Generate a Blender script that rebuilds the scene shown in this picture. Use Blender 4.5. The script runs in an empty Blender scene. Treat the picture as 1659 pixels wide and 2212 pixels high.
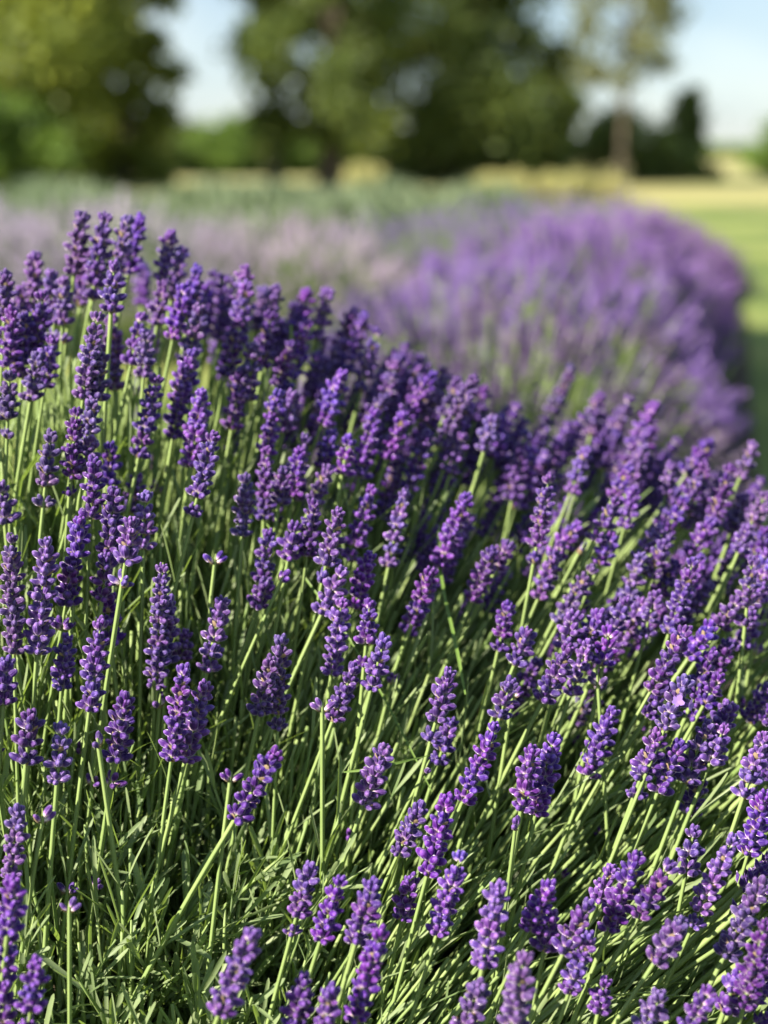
import bpy, math, random
import numpy as np
from mathutils import Vector, Matrix

random.seed(7)
rng = np.random.default_rng(7)
R = math.radians
sc = bpy.context.scene
COL = sc.collection

# ------------------------------------------------------------------ camera, sky, sun, exposure
CAM_H = 0.60
PITCH = R(13.1)
FPX = 3326.0                       # focal length in pixels of a picture 1659 x 2212 across
cam_d = bpy.data.cameras.new('camera')
cam = bpy.data.objects.new('camera', cam_d)
COL.objects.link(cam)
cam.location = (0, 0, CAM_H)
cam.rotation_euler = (R(90) - PITCH, 0, 0)
cam_d.sensor_fit = 'VERTICAL'
cam_d.sensor_height = 24.0
cam_d.lens = 36.08
cam_d.clip_start = 0.02
cam_d.clip_end = 3000
cam_d.dof.use_dof = True
cam_d.dof.focus_distance = 0.79
cam_d.dof.aperture_fstop = 2.8
sc.camera = cam

SUN_AZ, SUN_EL = R(124), R(27)      # azimuth measured from the view direction towards the left
to_sun = Vector((-math.sin(SUN_AZ) * math.cos(SUN_EL), math.cos(SUN_AZ) * math.cos(SUN_EL), math.sin(SUN_EL)))
w = bpy.data.worlds.new('World')
sc.world = w
w.use_nodes = True
wn, wl = w.node_tree.nodes, w.node_tree.links
bg = wn['Background']
sky = wn.new('ShaderNodeTexSky')
sky.sky_type = 'NISHITA'
sky.sun_disc = False
sky.sun_elevation = SUN_EL
sky.sun_rotation = -SUN_AZ
sky.air_density = 1.0
sky.dust_density = 0.2
# thin broken cloud over the blue
tc = wn.new('ShaderNodeTexCoord')
mp = wn.new('ShaderNodeMapping'); mp.inputs['Scale'].default_value = (1, 1, 2.6); wl.new(tc.outputs['Generated'], mp.inputs[0])
cn = wn.new('ShaderNodeTexNoise'); cn.inputs['Scale'].default_value = 4.0; cn.inputs['Detail'].default_value = 7
wl.new(mp.outputs[0], cn.inputs['Vector'])
cr = wn.new('ShaderNodeMapRange'); cr.inputs['From Min'].default_value = 0.42; cr.inputs['From Max'].default_value = 0.62
wl.new(cn.outputs[0], cr.inputs[0])
cc = wn.new('ShaderNodeMix'); cc.data_type = 'RGBA'; cc.inputs['A'].default_value = (0.62, 0.86, 1.17, 1); cc.inputs['B'].default_value = (1.12, 1.27, 1.42, 1)
wl.new(cr.outputs[0], cc.inputs['Factor'])
cm = wn.new('ShaderNodeMix'); cm.data_type = 'RGBA'; cm.inputs['Factor'].default_value = 0.87
wl.new(sky.outputs[0], cm.inputs['A']); wl.new(cc.outputs['Result'], cm.inputs['B'])
wl.new(cm.outputs['Result'], bg.inputs[0])
bg.inputs[1].default_value = 0.15
sun_d = bpy.data.lights.new('sun', 'SUN')
sun_d.energy = 4.8
sun_d.angle = R(0.5)
sun_d.color = (1.0, 0.90, 0.74)
sun = bpy.data.objects.new('sun', sun_d)
COL.objects.link(sun)
sun.rotation_euler = to_sun.to_track_quat('Z', 'Y').to_euler()
sc.view_settings.view_transform = 'Standard'
sc.view_settings.look = 'None'
sc.view_settings.gamma = 1
sc.view_settings.exposure = 1.72
sc.render.engine = 'CYCLES'
sc.cycles.max_bounces = 6
sc.cycles.diffuse_bounces = 3
sc.cycles.transmission_bounces = 4
sc.cycles.glossy_bounces = 2
sc.cycles.caustics_reflective = False
sc.cycles.caustics_refractive = False
sc.cycles.use_denoising = True

# ------------------------------------------------------------------ small helpers
FWD = np.array([0, math.cos(PITCH), -math.sin(PITCH)])
UPV = np.array([0, math.sin(PITCH), math.cos(PITCH)])
RGT = np.array([1.0, 0, 0])
CAMP = np.array([0, 0, CAM_H])


def at(u, v, d):
    """The point seen at (u, v) of the photograph (1659 wide) d metres away."""
    return CAMP + d * (FWD + RGT * ((u - 829.5) / FPX) + UPV * ((1106 - v) / FPX))


def nrm(a):
    a = np.asarray(a, float)
    return a / np.maximum(np.linalg.norm(a, axis=-1, keepdims=True), 1e-9)


def fast_mesh(name, V, Q=None, T=None, uv=None, mats=(), mat_index=None, smooth=True):
    """Mesh from arrays: V (n,3), quads Q (m,4), triangles T (k,3), uv (n,2) per vertex."""
    V = np.asarray(V, np.float32)
    parts = []
    sizes = []
    if Q is not None and len(Q):
        parts.append(np.asarray(Q, np.int32).ravel()); sizes.append(np.full(len(Q), 4, np.int32))
    if T is not None and len(T):
        parts.append(np.asarray(T, np.int32).ravel()); sizes.append(np.full(len(T), 3, np.int32))
    L = np.concatenate(parts); S = np.concatenate(sizes)
    me = bpy.data.meshes.new(name)
    me.vertices.add(len(V)); me.vertices.foreach_set('co', V.ravel())
    me.loops.add(len(L)); me.loops.foreach_set('vertex_index', L)
    me.polygons.add(len(S))
    st = np.zeros(len(S), np.int32); st[1:] = np.cumsum(S)[:-1]
    me.polygons.foreach_set('loop_start', st)
    me.polygons.foreach_set('loop_total', S)
    if smooth:
        me.polygons.foreach_set('use_smooth', np.ones(len(S), bool))
    for m in mats:
        me.materials.append(m)
    if mat_index is not None:
        me.polygons.foreach_set('material_index', np.asarray(mat_index, np.int32))
    if uv is not None:
        lay = me.uv_layers.new(name='UVMap')
        lay.data.foreach_set('uv', np.asarray(uv, np.float32)[L].ravel())
    me.update(calc_edges=True)
    me.validate()
    return me


def link(name, data, parent=None, loc=None, kind=None):
    o = bpy.data.objects.new(name, data)
    COL.objects.link(o)
    if parent is not None:
        o.parent = parent
    if loc is not None:
        o.location = loc
    if kind:
        o['kind'] = kind
    return o


def tag(o, label, cat, group=None):
    o['label'] = label; o['category'] = cat
    if group:
        o['group'] = group
    return o


def thing(name, label, cat, loc=(0, 0, 0), group=None):
    return tag(link(name, None, loc=loc), label, cat, group)


def tubes(P, rad, S=6, star=0.0, cap=True):
    """P (N,K,3) paths, rad (N,K) radii -> V, Q, T, uv of N tubes (uv.x round, uv.y along)."""
    P = np.asarray(P, float); N, K, _ = P.shape
    t = nrm(np.gradient(P, axis=1))
    ref = np.where(np.abs(t[..., 1:2]) > 0.9, np.array([1.0, 0, 0]), np.array([0, 1.0, 0]))
    a = nrm(np.cross(t, ref)); b = np.cross(t, a)
    ang = np.arange(S) * 2 * math.pi / S
    k = 1 - star * (np.arange(S) % 2)
    ring = (a[:, :, None, :] * (np.cos(ang) * k)[None, None, :, None] + b[:, :, None, :] * (np.sin(ang) * k)[None, None, :, None])
    V = P[:, :, None, :] + ring * np.asarray(rad)[:, :, None, None]
    idx = np.arange(N * K * S).reshape(N, K, S)
    q = np.stack([idx[:, :-1, :], np.roll(idx, -1, 2)[:, :-1, :], np.roll(idx, -1, 2)[:, 1:, :], idx[:, 1:, :]], -1).reshape(-1, 4)
    uv = np.stack(np.broadcast_arrays((np.arange(S) / S)[None, None, :], (np.arange(K) / (K - 1))[None, :, None] + np.zeros((N, 1, 1))), -1).reshape(-1, 2)
    T = []
    if cap:
        for j in range(1, S - 1):
            T.append(np.stack([idx[:, -1, 0], idx[:, -1, j], idx[:, -1, j + 1]], -1))
        T = np.concatenate(T)
    return V.reshape(-1, 3), q, T if len(T) else None, uv


def strips(O, D, Nv, Ln, W, bend, K=6, fold=0.35, tip=0.9):
    """N lens-shaped leaves: origin O, direction D, upper side Nv, length, half width, bend."""
    O = np.asarray(O, float); D = nrm(D); N = len(O)
    side = nrm(np.cross(D, Nv)); up = np.cross(side, D)
    s = np.linspace(0, 1, K) if K != 6 else np.array([0, .22, .5, .8, .95, 1.0])
    prof = np.array([0.45, 0.78, 0.97, 1.0, 0.72, 0.22]) if K == 6 else np.sin(np.pi * (0.12 + 0.80 * s)) ** 0.8
    bend = np.asarray(bend, float)
    cen = (O[:, None] + D[:, None] * (Ln[:, None] * s)[..., None] + up[:, None] * (Ln[:, None] * bend[:, None] * s ** 2)[..., None])
    V = np.empty((N, K, 3, 3))
    ww = W[:, None] * prof[None]
    V[:, :, 1] = cen - up[:, None] * (ww * fold)[..., None]
    V[:, :, 0] = cen - side[:, None] * ww[..., None]
    V[:, :, 2] = cen + side[:, None] * ww[..., None]
    idx = np.arange(N * K * 3).reshape(N, K, 3)
    q = np.concatenate([np.stack([idx[:, :-1, j], idx[:, :-1, j + 1], idx[:, 1:, j + 1], idx[:, 1:, j]], -1).reshape(-1, 4) for j in (0, 1)])
    uv = np.stack(np.broadcast_arrays(np.array([0, .5, 1])[None, None, :], s[None, :, None] + np.zeros((N, 1, 1))), -1).reshape(-1, 2)
    return V.reshape(-1, 3), q, uv


class Acc:
    """Collects arrays into one mesh."""
    def __init__(s):
        s.V, s.Q, s.T, s.U, s.MQ, s.MT, s.n = [], [], [], [], [], [], 0

    def add(s, V, Q=None, T=None, uv=None, mi=0):
        if Q is not None and len(Q):
            s.Q.append(np.asarray(Q) + s.n); s.MQ.append(np.full(len(Q), mi))
        if T is not None and len(T):
            s.T.append(np.asarray(T) + s.n); s.MT.append(np.full(len(T), mi))
        s.V.append(V); s.U.append(uv if uv is not None else np.zeros((len(V), 2)))
        s.n += len(V)

    def mesh(s, name, mats, smooth=True):
        mi = np.concatenate(s.MQ + s.MT)
        return fast_mesh(name, np.concatenate(s.V), np.concatenate(s.Q) if s.Q else None, np.concatenate(s.T) if s.T else None,
                         np.concatenate(s.U), mats, mi, smooth)


# ------------------------------------------------------------------ materials
def new_mat(name):
    m = bpy.data.materials.new(name); m.use_nodes = True
    nt = m.node_tree
    return m, nt.nodes, nt.links, nt.nodes['Principled BSDF'], nt.nodes['Material Output']


def ramp(nodes, stops):
    r = nodes.new('ShaderNodeValToRGB')
    e = r.color_ramp.elements
    while len(e) < len(stops):
        e.new(0.5)
    for k, (p, c) in enumerate(stops):
        e[k].position = p; e[k].color = (*c, 1)
    return r


def bud_material(name, base, mid, deep, tip, rough=0.55):
    """Calyx colour along the bud, ribs round it, each whorl a little different in hue."""
    m, n, l, b, out = new_mat(name)
    uvn = n.new('ShaderNodeUVMap')
    sep = n.new('ShaderNodeSeparateXYZ'); l.new(uvn.outputs[0], sep.inputs[0])
    nz = n.new('ShaderNodeTexNoise'); nz.inputs['Scale'].default_value = 900
    geo = n.new('ShaderNodeNewGeometry'); l.new(geo.outputs['Position'], nz.inputs['Vector'])
    add = n.new('ShaderNodeMath'); add.operation = 'MULTIPLY_ADD'; add.inputs[1].default_value = 0.35
    l.new(nz.outputs[0], add.inputs[0]); l.new(sep.outputs[1], add.inputs[2])
    sub = n.new('ShaderNodeMath'); sub.operation = 'SUBTRACT'; sub.inputs[1].default_value = 0.175
    l.new(add.outputs[0], sub.inputs[0])
    rp = ramp(n, [(0.12, base), (0.30, mid), (0.47, deep), (0.78, deep), (0.98, tip)])
    l.new(sub.outputs[0], rp.inputs[0])
    oi = n.new('ShaderNodeObjectInfo')
    hsv = n.new('ShaderNodeHueSaturation')
    mr = n.new('ShaderNodeMapRange'); mr.inputs['To Min'].default_value = 0.478; mr.inputs['To Max'].default_value = 0.518
    l.new(oi.outputs['Random'], mr.inputs[0]); l.new(mr.outputs[0], hsv.inputs['Hue'])
    isl = n.new('ShaderNodeMapRange'); isl.inputs['To Min'].default_value = 0.72; isl.inputs['To Max'].default_value = 1.35
    l.new(geo.outputs['Random Per Island'], isl.inputs[0]); l.new(isl.outputs[0], hsv.inputs['Value'])
    # each stalk is a little lighter or redder than its neighbour (object colour, 1 = as it is)
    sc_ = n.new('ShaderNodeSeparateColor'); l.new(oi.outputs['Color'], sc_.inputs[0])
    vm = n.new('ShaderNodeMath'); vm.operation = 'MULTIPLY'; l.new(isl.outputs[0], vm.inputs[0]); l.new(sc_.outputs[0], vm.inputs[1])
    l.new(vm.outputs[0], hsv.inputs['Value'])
    hm = n.new('ShaderNodeMath'); hm.operation = 'MULTIPLY'; l.new(mr.outputs[0], hm.inputs[0]); l.new(sc_.outputs[1], hm.inputs[1])
    l.new(hm.outputs[0], hsv.inputs['Hue']); l.new(sc_.outputs[2], hsv.inputs['Saturation'])
    l.new(rp.outputs[0], hsv.inputs['Color']); l.new(hsv.outputs[0], b.inputs['Base Color'])
    # ribs
    mul = n.new('ShaderNodeMath'); mul.operation = 'MULTIPLY'; mul.inputs[1].default_value = 2 * math.pi * 9
    l.new(sep.outputs[0], mul.inputs[0])
    si = n.new('ShaderNodeMath'); si.operation = 'SINE'; l.new(mul.outputs[0], si.inputs[0])
    bp = n.new('ShaderNodeBump'); bp.inputs['Strength'].default_value = 0.35; bp.inputs['Distance'].default_value = 0.0004
    l.new(si.outputs[0], bp.inputs['Height']); l.new(bp.outputs[0], b.inputs['Normal'])
    b.inputs['Roughness'].default_value = rough
    b.inputs['Specular IOR Level'].default_value = 0.35
    b.inputs['Sheen Weight'].default_value = 0.75
    b.inputs['Sheen Roughness'].default_value = 0.35
    b.inputs['Sheen Tint'].default_value = (0.85, 0.76, 1.0, 1)
    b.inputs['Subsurface Weight'].default_value = 0.0
    tr = n.new('ShaderNodeBsdfTranslucent'); l.new(hsv.outputs[0], tr.inputs[0])
    mx = n.new('ShaderNodeMixShader'); mx.inputs[0].default_value = 0.18
    l.new(b.outputs[0], mx.inputs[1]); l.new(tr.outputs[0], mx.inputs[2]); l.new(mx.outputs[0], out.inputs[0])
    return m


def leaf_material(name, c1, c2, trans, tcol, rough=0.6, scale=60, spec=0.28):
    """Thin leaf or stem: colour drifts between c1 and c2, lets some light through."""
    m, n, l, b, out = new_mat(name)
    geo = n.new('ShaderNodeNewGeometry')
    nz = n.new('ShaderNodeTexNoise'); nz.inputs['Scale'].default_value = scale; nz.inputs['Detail'].default_value = 3
    l.new(geo.outputs['Position'], nz.inputs['Vector'])
    ad = n.new('ShaderNodeMath'); ad.operation = 'MULTIPLY_ADD'; ad.inputs[1].default_value = 0.6
    l.new(geo.outputs['Random Per Island'], ad.inputs[0]); l.new(nz.outputs[0], ad.inputs[2])
    mr = n.new('ShaderNodeMapRange'); mr.inputs['From Min'].default_value = 0.35; mr.inputs['From Max'].default_value = 1.15
    l.new(ad.outputs[0], mr.inputs[0])
    mix = n.new('ShaderNodeMix'); mix.data_type = 'RGBA'
    mix.inputs['A'].default_value = (*c1, 1); mix.inputs['B'].default_value = (*c2, 1)
    l.new(mr.outputs[0], mix.inputs['Factor'])
    l.new(mix.outputs['Result'], b.inputs['Base Color'])
    b.inputs['Roughness'].default_value = rough
    b.inputs['Specular IOR Level'].default_value = spec
    fz = n.new('ShaderNodeTexNoise'); fz.inputs['Scale'].default_value = 2500
    l.new(geo.outputs['Position'], fz.inputs['Vector'])
    bp = n.new('ShaderNodeBump'); bp.inputs['Strength'].default_value = 0.25; bp.inputs['Distance'].default_value = 0.0003
    l.new(fz.outputs[0], bp.inputs['Height']); l.new(bp.outputs[0], b.inputs['Normal'])
    tr = n.new('ShaderNodeBsdfTranslucent'); tr.inputs[0].default_value = (*tcol, 1)
    mx = n.new('ShaderNodeMixShader'); mx.inputs[0].default_value = trans
    l.new(b.outputs[0], mx.inputs[1]); l.new(tr.outputs[0], mx.inputs[2]); l.new(mx.outputs[0], out.inputs[0])
    return m


def plain(name, c, rough=0.8):
    m, n, l, b, out = new_mat(name)
    b.inputs['Base Color'].default_value = (*c, 1); b.inputs['Roughness'].default_value = rough
    return m


M_BUD = bud_material('violet_calyx', (0.58, 0.50, 0.48), (0.27, 0.13, 0.41), (0.052, 0.010, 0.155), (0.18, 0.076, 0.38))
M_LILAC = bud_material('lilac_calyx', (0.38, 0.29, 0.40), (0.25, 0.11, 0.42), (0.13, 0.042, 0.29), (0.26, 0.115, 0.47))
M_FADED = bud_material('faded_calyx', (0.50, 0.50, 0.42), (0.46, 0.39, 0.51), (0.39, 0.31, 0.48), (0.49, 0.42, 0.58))
M_SHADED = bud_material('shaded_calyx', (0.22, 0.20, 0.25), (0.17, 0.12, 0.29), (0.12, 0.08, 0.26), (0.19, 0.13, 0.35))  # greyish violet: the shade side of a row put into the bud colour
M_BRACT = leaf_material('papery_bract', (0.30, 0.21, 0.12), (0.42, 0.33, 0.22), 0.35, (0.4, 0.28, 0.16))
M_PETAL = leaf_material('lilac_petal', (0.26, 0.15, 0.52), (0.34, 0.21, 0.60), 0.3, (0.4, 0.25, 0.75))
M_STEM = leaf_material('stem_green', (0.145, 0.225, 0.07), (0.255, 0.335, 0.125), 0.22, (0.32, 0.46, 0.09), 0.45, 40)
M_LEAF = leaf_material('lavender_leaf', (0.11, 0.17, 0.072), (0.24, 0.30, 0.158), 0.34, (0.31, 0.46, 0.07), 0.45, 30)
M_GRASS = leaf_material('grass_blade', (0.08, 0.15, 0.03), (0.14, 0.22, 0.05), 0.2, (0.15, 0.26, 0.04), 0.4, 30)
M_SAGE = leaf_material('sage_leaf', (0.10, 0.145, 0.085), (0.16, 0.20, 0.125), 0.2, (0.2, 0.3, 0.1), 0.6, 6)
M_TWIG = leaf_material('woody_twig', (0.10, 0.07, 0.05), (0.20, 0.15, 0.10), 0.0, (0, 0, 0), 0.9, 80)

# ------------------------------------------------------------------ ground, field
def ground_mat():
    m, n, l, b, out = new_mat('earth_and_turf')
    geo = n.new('ShaderNodeNewGeometry')
    nz = n.new('ShaderNodeTexNoise'); nz.inputs['Scale'].default_value = 0.9; nz.inputs['Detail'].default_value = 8
    l.new(geo.outputs['Position'], nz.inputs['Vector'])
    r1 = ramp(n, [(0.3, (0.07, 0.12, 0.02)), (0.48, (0.15, 0.21, 0.035)), (0.68, (0.33, 0.35, 0.10))])
    l.new(nz.outputs[0], r1.inputs[0])
    l.new(r1.outputs[0], b.inputs['Base Color']); b.inputs['Roughness'].default_value = 0.95
    n2 = n.new('ShaderNodeTexNoise'); n2.inputs['Scale'].default_value = 60; n2.inputs['Detail'].default_value = 6
    l.new(geo.outputs['Position'], n2.inputs['Vector'])
    bp = n.new('ShaderNodeBump'); bp.inputs['Strength'].default_value = 0.9; bp.inputs['Distance'].default_value = 0.03
    l.new(n2.outputs[0], bp.inputs['Height']); l.new(bp.outputs[0], b.inputs['Normal'])
    return m


def soil_mat():
    m, n, l, b, out = new_mat('bed_soil')
    geo = n.new('ShaderNodeNewGeometry')
    nz = n.new('ShaderNodeTexNoise'); nz.inputs['Scale'].default_value = 70; nz.inputs['Detail'].default_value = 8
    l.new(geo.outputs['Position'], nz.inputs['Vector'])
    r1 = ramp(n, [(0.3, (0.018, 0.012, 0.008)), (0.55, (0.05, 0.035, 0.022)), (0.75, (0.12, 0.09, 0.06))])
    l.new(nz.outputs[0], r1.inputs[0]); l.new(r1.outputs[0], b.inputs['Base Color']); b.inputs['Roughness'].default_value = 1
    bp = n.new('ShaderNodeBump'); bp.inputs['Strength'].default_value = 1; bp.inputs['Distance'].default_value = 0.02
    l.new(nz.outputs[0], bp.inputs['Height']); l.new(bp.outputs[0], b.inputs['Normal'])
    return m


def straw_mat():
    m, n, l, b, out = new_mat('ripe_field')
    geo = n.new('ShaderNodeNewGeometry')
    nz = n.new('ShaderNodeTexNoise'); nz.inputs['Scale'].default_value = 0.25; nz.inputs['Detail'].default_value = 8
    l.new(geo.outputs['Position'], nz.inputs['Vector'])
    r1 = ramp(n, [(0.3, (0.20, 0.22, 0.06)), (0.5, (0.34, 0.31, 0.11)), (0.7, (0.40, 0.355, 0.14))])
    l.new(nz.outputs[0], r1.inputs[0]); l.new(r1.outputs[0], b.inputs['Base Color']); b.inputs['Roughness'].default_value = 0.9
    return m


def sheet(name, pts, z, mat):
    V = [(x, y, z) for x, y in pts]
    me = bpy.data.meshes.new(name); me.from_pydata(V, [], [tuple(range(len(V)))]); me.materials.append(mat)
    return link(name, me, kind='structure')


sheet('ground', [(-900, -30), (900, -30), (900, 1800), (-900, 1800)], 0.0, ground_mat())
sheet('field', [(-900, 21), (-20, 24), (0, 19.5), (6, 18), (900, 17), (900, 1700), (-900, 1700)], 0.006, straw_mat())
# planting beds under the rows run along the row direction (about 12 degrees to the right of the view)
sheet('soil_bed', [(-0.85, -0.2), (0.03, -0.2), (1.36, 5.8), (0.55, 5.9)], 0.004, soil_mat())

# ------------------------------------------------------------------ bud, whorl and stalk meshes
def bud_arrays(L, r, S=7, K=6):
    """One closed calyx standing on +Z, ribbed, with a rounded fuzzy tip."""
    zs = np.array([0, .12, .35, .62, .86, .97])[:K] * L
    rs = np.array([.30, .62, .95, 1.0, .72, .30])[:K] * r
    a = np.arange(S) * 2 * math.pi / S
    V = [[rs[k] * math.cos(x), rs[k] * math.sin(x), zs[k]] for k in range(K) for x in a] + [[0, 0, L * 1.01]]
    Q = [[k * S + j, k * S + (j + 1) % S, (k + 1) * S + (j + 1) % S, (k + 1) * S + j] for k in range(K - 1) for j in range(S)]
    T = [[(K - 1) * S + j, (K - 1) * S + (j + 1) % S, K * S] for j in range(S)]
    uv = [[j / S, zs[k] / L] for k in range(K) for j in range(S)] + [[0.5, 1.0]]
    return np.array(V), np.array(Q), np.array(T), np.array(uv)


BUD = bud_arrays(1.0, 0.265)
BUD_LOW = bud_arrays(1.0, 0.30, S=5, K=4)
BUD_LOW[0][15:20, :2] *= 0.6


def frame_from(d, roll=0.0):
    q = Vector(d).to_track_quat('Z', 'Y')
    return np.array(q.to_matrix() @ Matrix.Rotation(roll, 3, 'Z'))


def whorl(acc, rg, n, size, spread, bract=True, low=False, upright=0.0, two_sided=0.6, petals=0, O=None, M=None):
    """A ring of n buds round +Z; two_sided gathers them into the two opposite cymes."""
    bv, bq, bt, bu = BUD_LOW if low else BUD
    O = np.zeros(3) if O is None else O
    M = np.eye(3) if M is None else M
    ph = rg.uniform(0, 6.28)
    for k in range(n):
        side = k % 2
        outer = k < round(n * .6)
        if two_sided > 0:
            m = max(1, (round(n * .6) if outer else n - round(n * .6)) // 2)
            q = ((k if outer else k - round(n * .6)) // 2 + .5) / m - .5
            az = ph + side * math.pi + q * math.pi * (1.05 - .4 * two_sided) * 1.15 + rg.uniform(-.16, .16)
        else:
            az = ph + k * 2.4
        tilt = R(rg.uniform(58, 76) if outer else rg.uniform(22, 40)) * spread * (1 - upright) + R(8) * upright
        d = np.array([math.sin(tilt) * math.cos(az), math.sin(tilt) * math.sin(az), math.cos(tilt)])
        L = size * rg.uniform(0.80, 1.18)
        base = np.array([math.cos(az), math.sin(az), 0]) * size * (0.16 if outer else 0.08) + np.array([0, 0, ((-.06 if outer else .16) + rg.uniform(-0.06, 0.06)) * size])
        Fm = frame_from(d, rg.uniform(0, 6.28))
        wv = rg.uniform(0.88, 1.12)
        V = (bv * np.array([L * wv, L * wv, L])) @ Fm.T + base
        acc.add(V @ M.T + O, bq, bt, bu, 0)
        if petals and k < petals:
            # an open corolla: five rounded lobes at the mouth of the calyx
            tipp = base + d * L
            A = frame_from(nrm(d + np.array([0, 0, .1])))
            for j in range(5):
                aa = j * 2 * math.pi / 5
                e = A @ np.array([math.cos(aa), math.sin(aa), 0.25]); sd = A @ np.array([-math.sin(aa), math.cos(aa), 0])
                pl = size * (0.62 if j < 2 else 0.45); pw = pl * 0.42
                pts = np.array([tipp - sd * pw * .3, tipp + sd * pw * .3, tipp + e * pl * .6 + sd * pw, tipp + e * pl + sd * pw * .4,
                                tipp + e * pl - sd * pw * .4, tipp + e * pl * .6 - sd * pw])
                acc.add(pts @ M.T + O, [[0, 1, 2, 5], [5, 2, 3, 4]], None, None, 2)
    if bract:
        for s_ in range(2):
            az = ph + s_ * math.pi + rg.uniform(-.3, .3)
            o = np.array([[math.cos(az) * size * .12, math.sin(az) * size * .12, -size * .25]])
            d = np.array([[math.cos(az), math.sin(az), 0.45]])
            V, Q, U = strips(o, d, np.array([[0, 0, 1.0]]), np.array([size * 0.85]), np.array([size * .27]), np.array([0.35]), K=4, fold=0.3)
            acc.add(V @ M.T + O, Q, None, U, 1)


BUDSZ = 0.0064
def make_whorls():
    rg = random.Random(3)
    W = {}
    def one(key, count, **kw):
        W[key] = []
        for _ in range(count):
            a = Acc(); whorl(a, rg, size=BUDSZ, **kw)
            W[key].append(a.mesh('flower_whorl', [M_BUD, M_BRACT, M_PETAL]))
    one('full', 9, n=10, spread=1.0)
    one('mid', 6, n=9, spread=0.86)
    one('sparse', 4, n=6, spread=0.9, two_sided=1.0)
    one('pair', 2, n=3, spread=0.75, two_sided=1.0)
    one('tip', 4, n=7, spread=0.55, bract=False, two_sided=0.0)
    one('open', 2, n=11, spread=1.0, petals=4)
    return W


WH = make_whorls()

# ------------------------------------------------------------------ the near lavender bush
CREST_U = [-400, 0, 230, 600, 830, 1050, 1400, 1659, 2100]
CREST_V = [720, 580, 480, 610, 700, 800, 880, 960, 1150]
CREST_D = [0.88, 0.89, 0.92, 0.98, 1.00, 1.01, 1.01, 0.99, 0.95]


def depth(u, v):
    """Distance of the flower surface of the near bush at a pixel of the photograph."""
    vc = np.interp(u, CREST_U, CREST_V); dc = np.interp(u, CREST_U, CREST_D)
    s = np.clip((v - vc) / (2212 - vc), 0, 1.25)
    return 0.72 + (dc - 0.72) * np.clip(1 - s, 0, 1) ** 1.5 - 0.06 * np.clip(s - 1, 0, 1)


def lean(u, v):
    """Direction the stems grow in there: the bush fans out from its crown at the upper left."""
    a = np.interp(u, [-300, 0, 400, 830, 1250, 1659, 2000], [-10, -1, 7, 19, 28, 35, 40])
    a = a + np.clip((np.asarray(v) - 1500) / 700, 0, 1) * np.clip((np.asarray(u) - 500) / 700, 0, 1) * 7
    a = np.radians(a)
    fy = -np.interp(v, [500, 1100, 2212], [0.02, 0.12, 0.26])
    return nrm(np.stack([np.sin(a), fy, np.cos(a)], -1))


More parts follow.
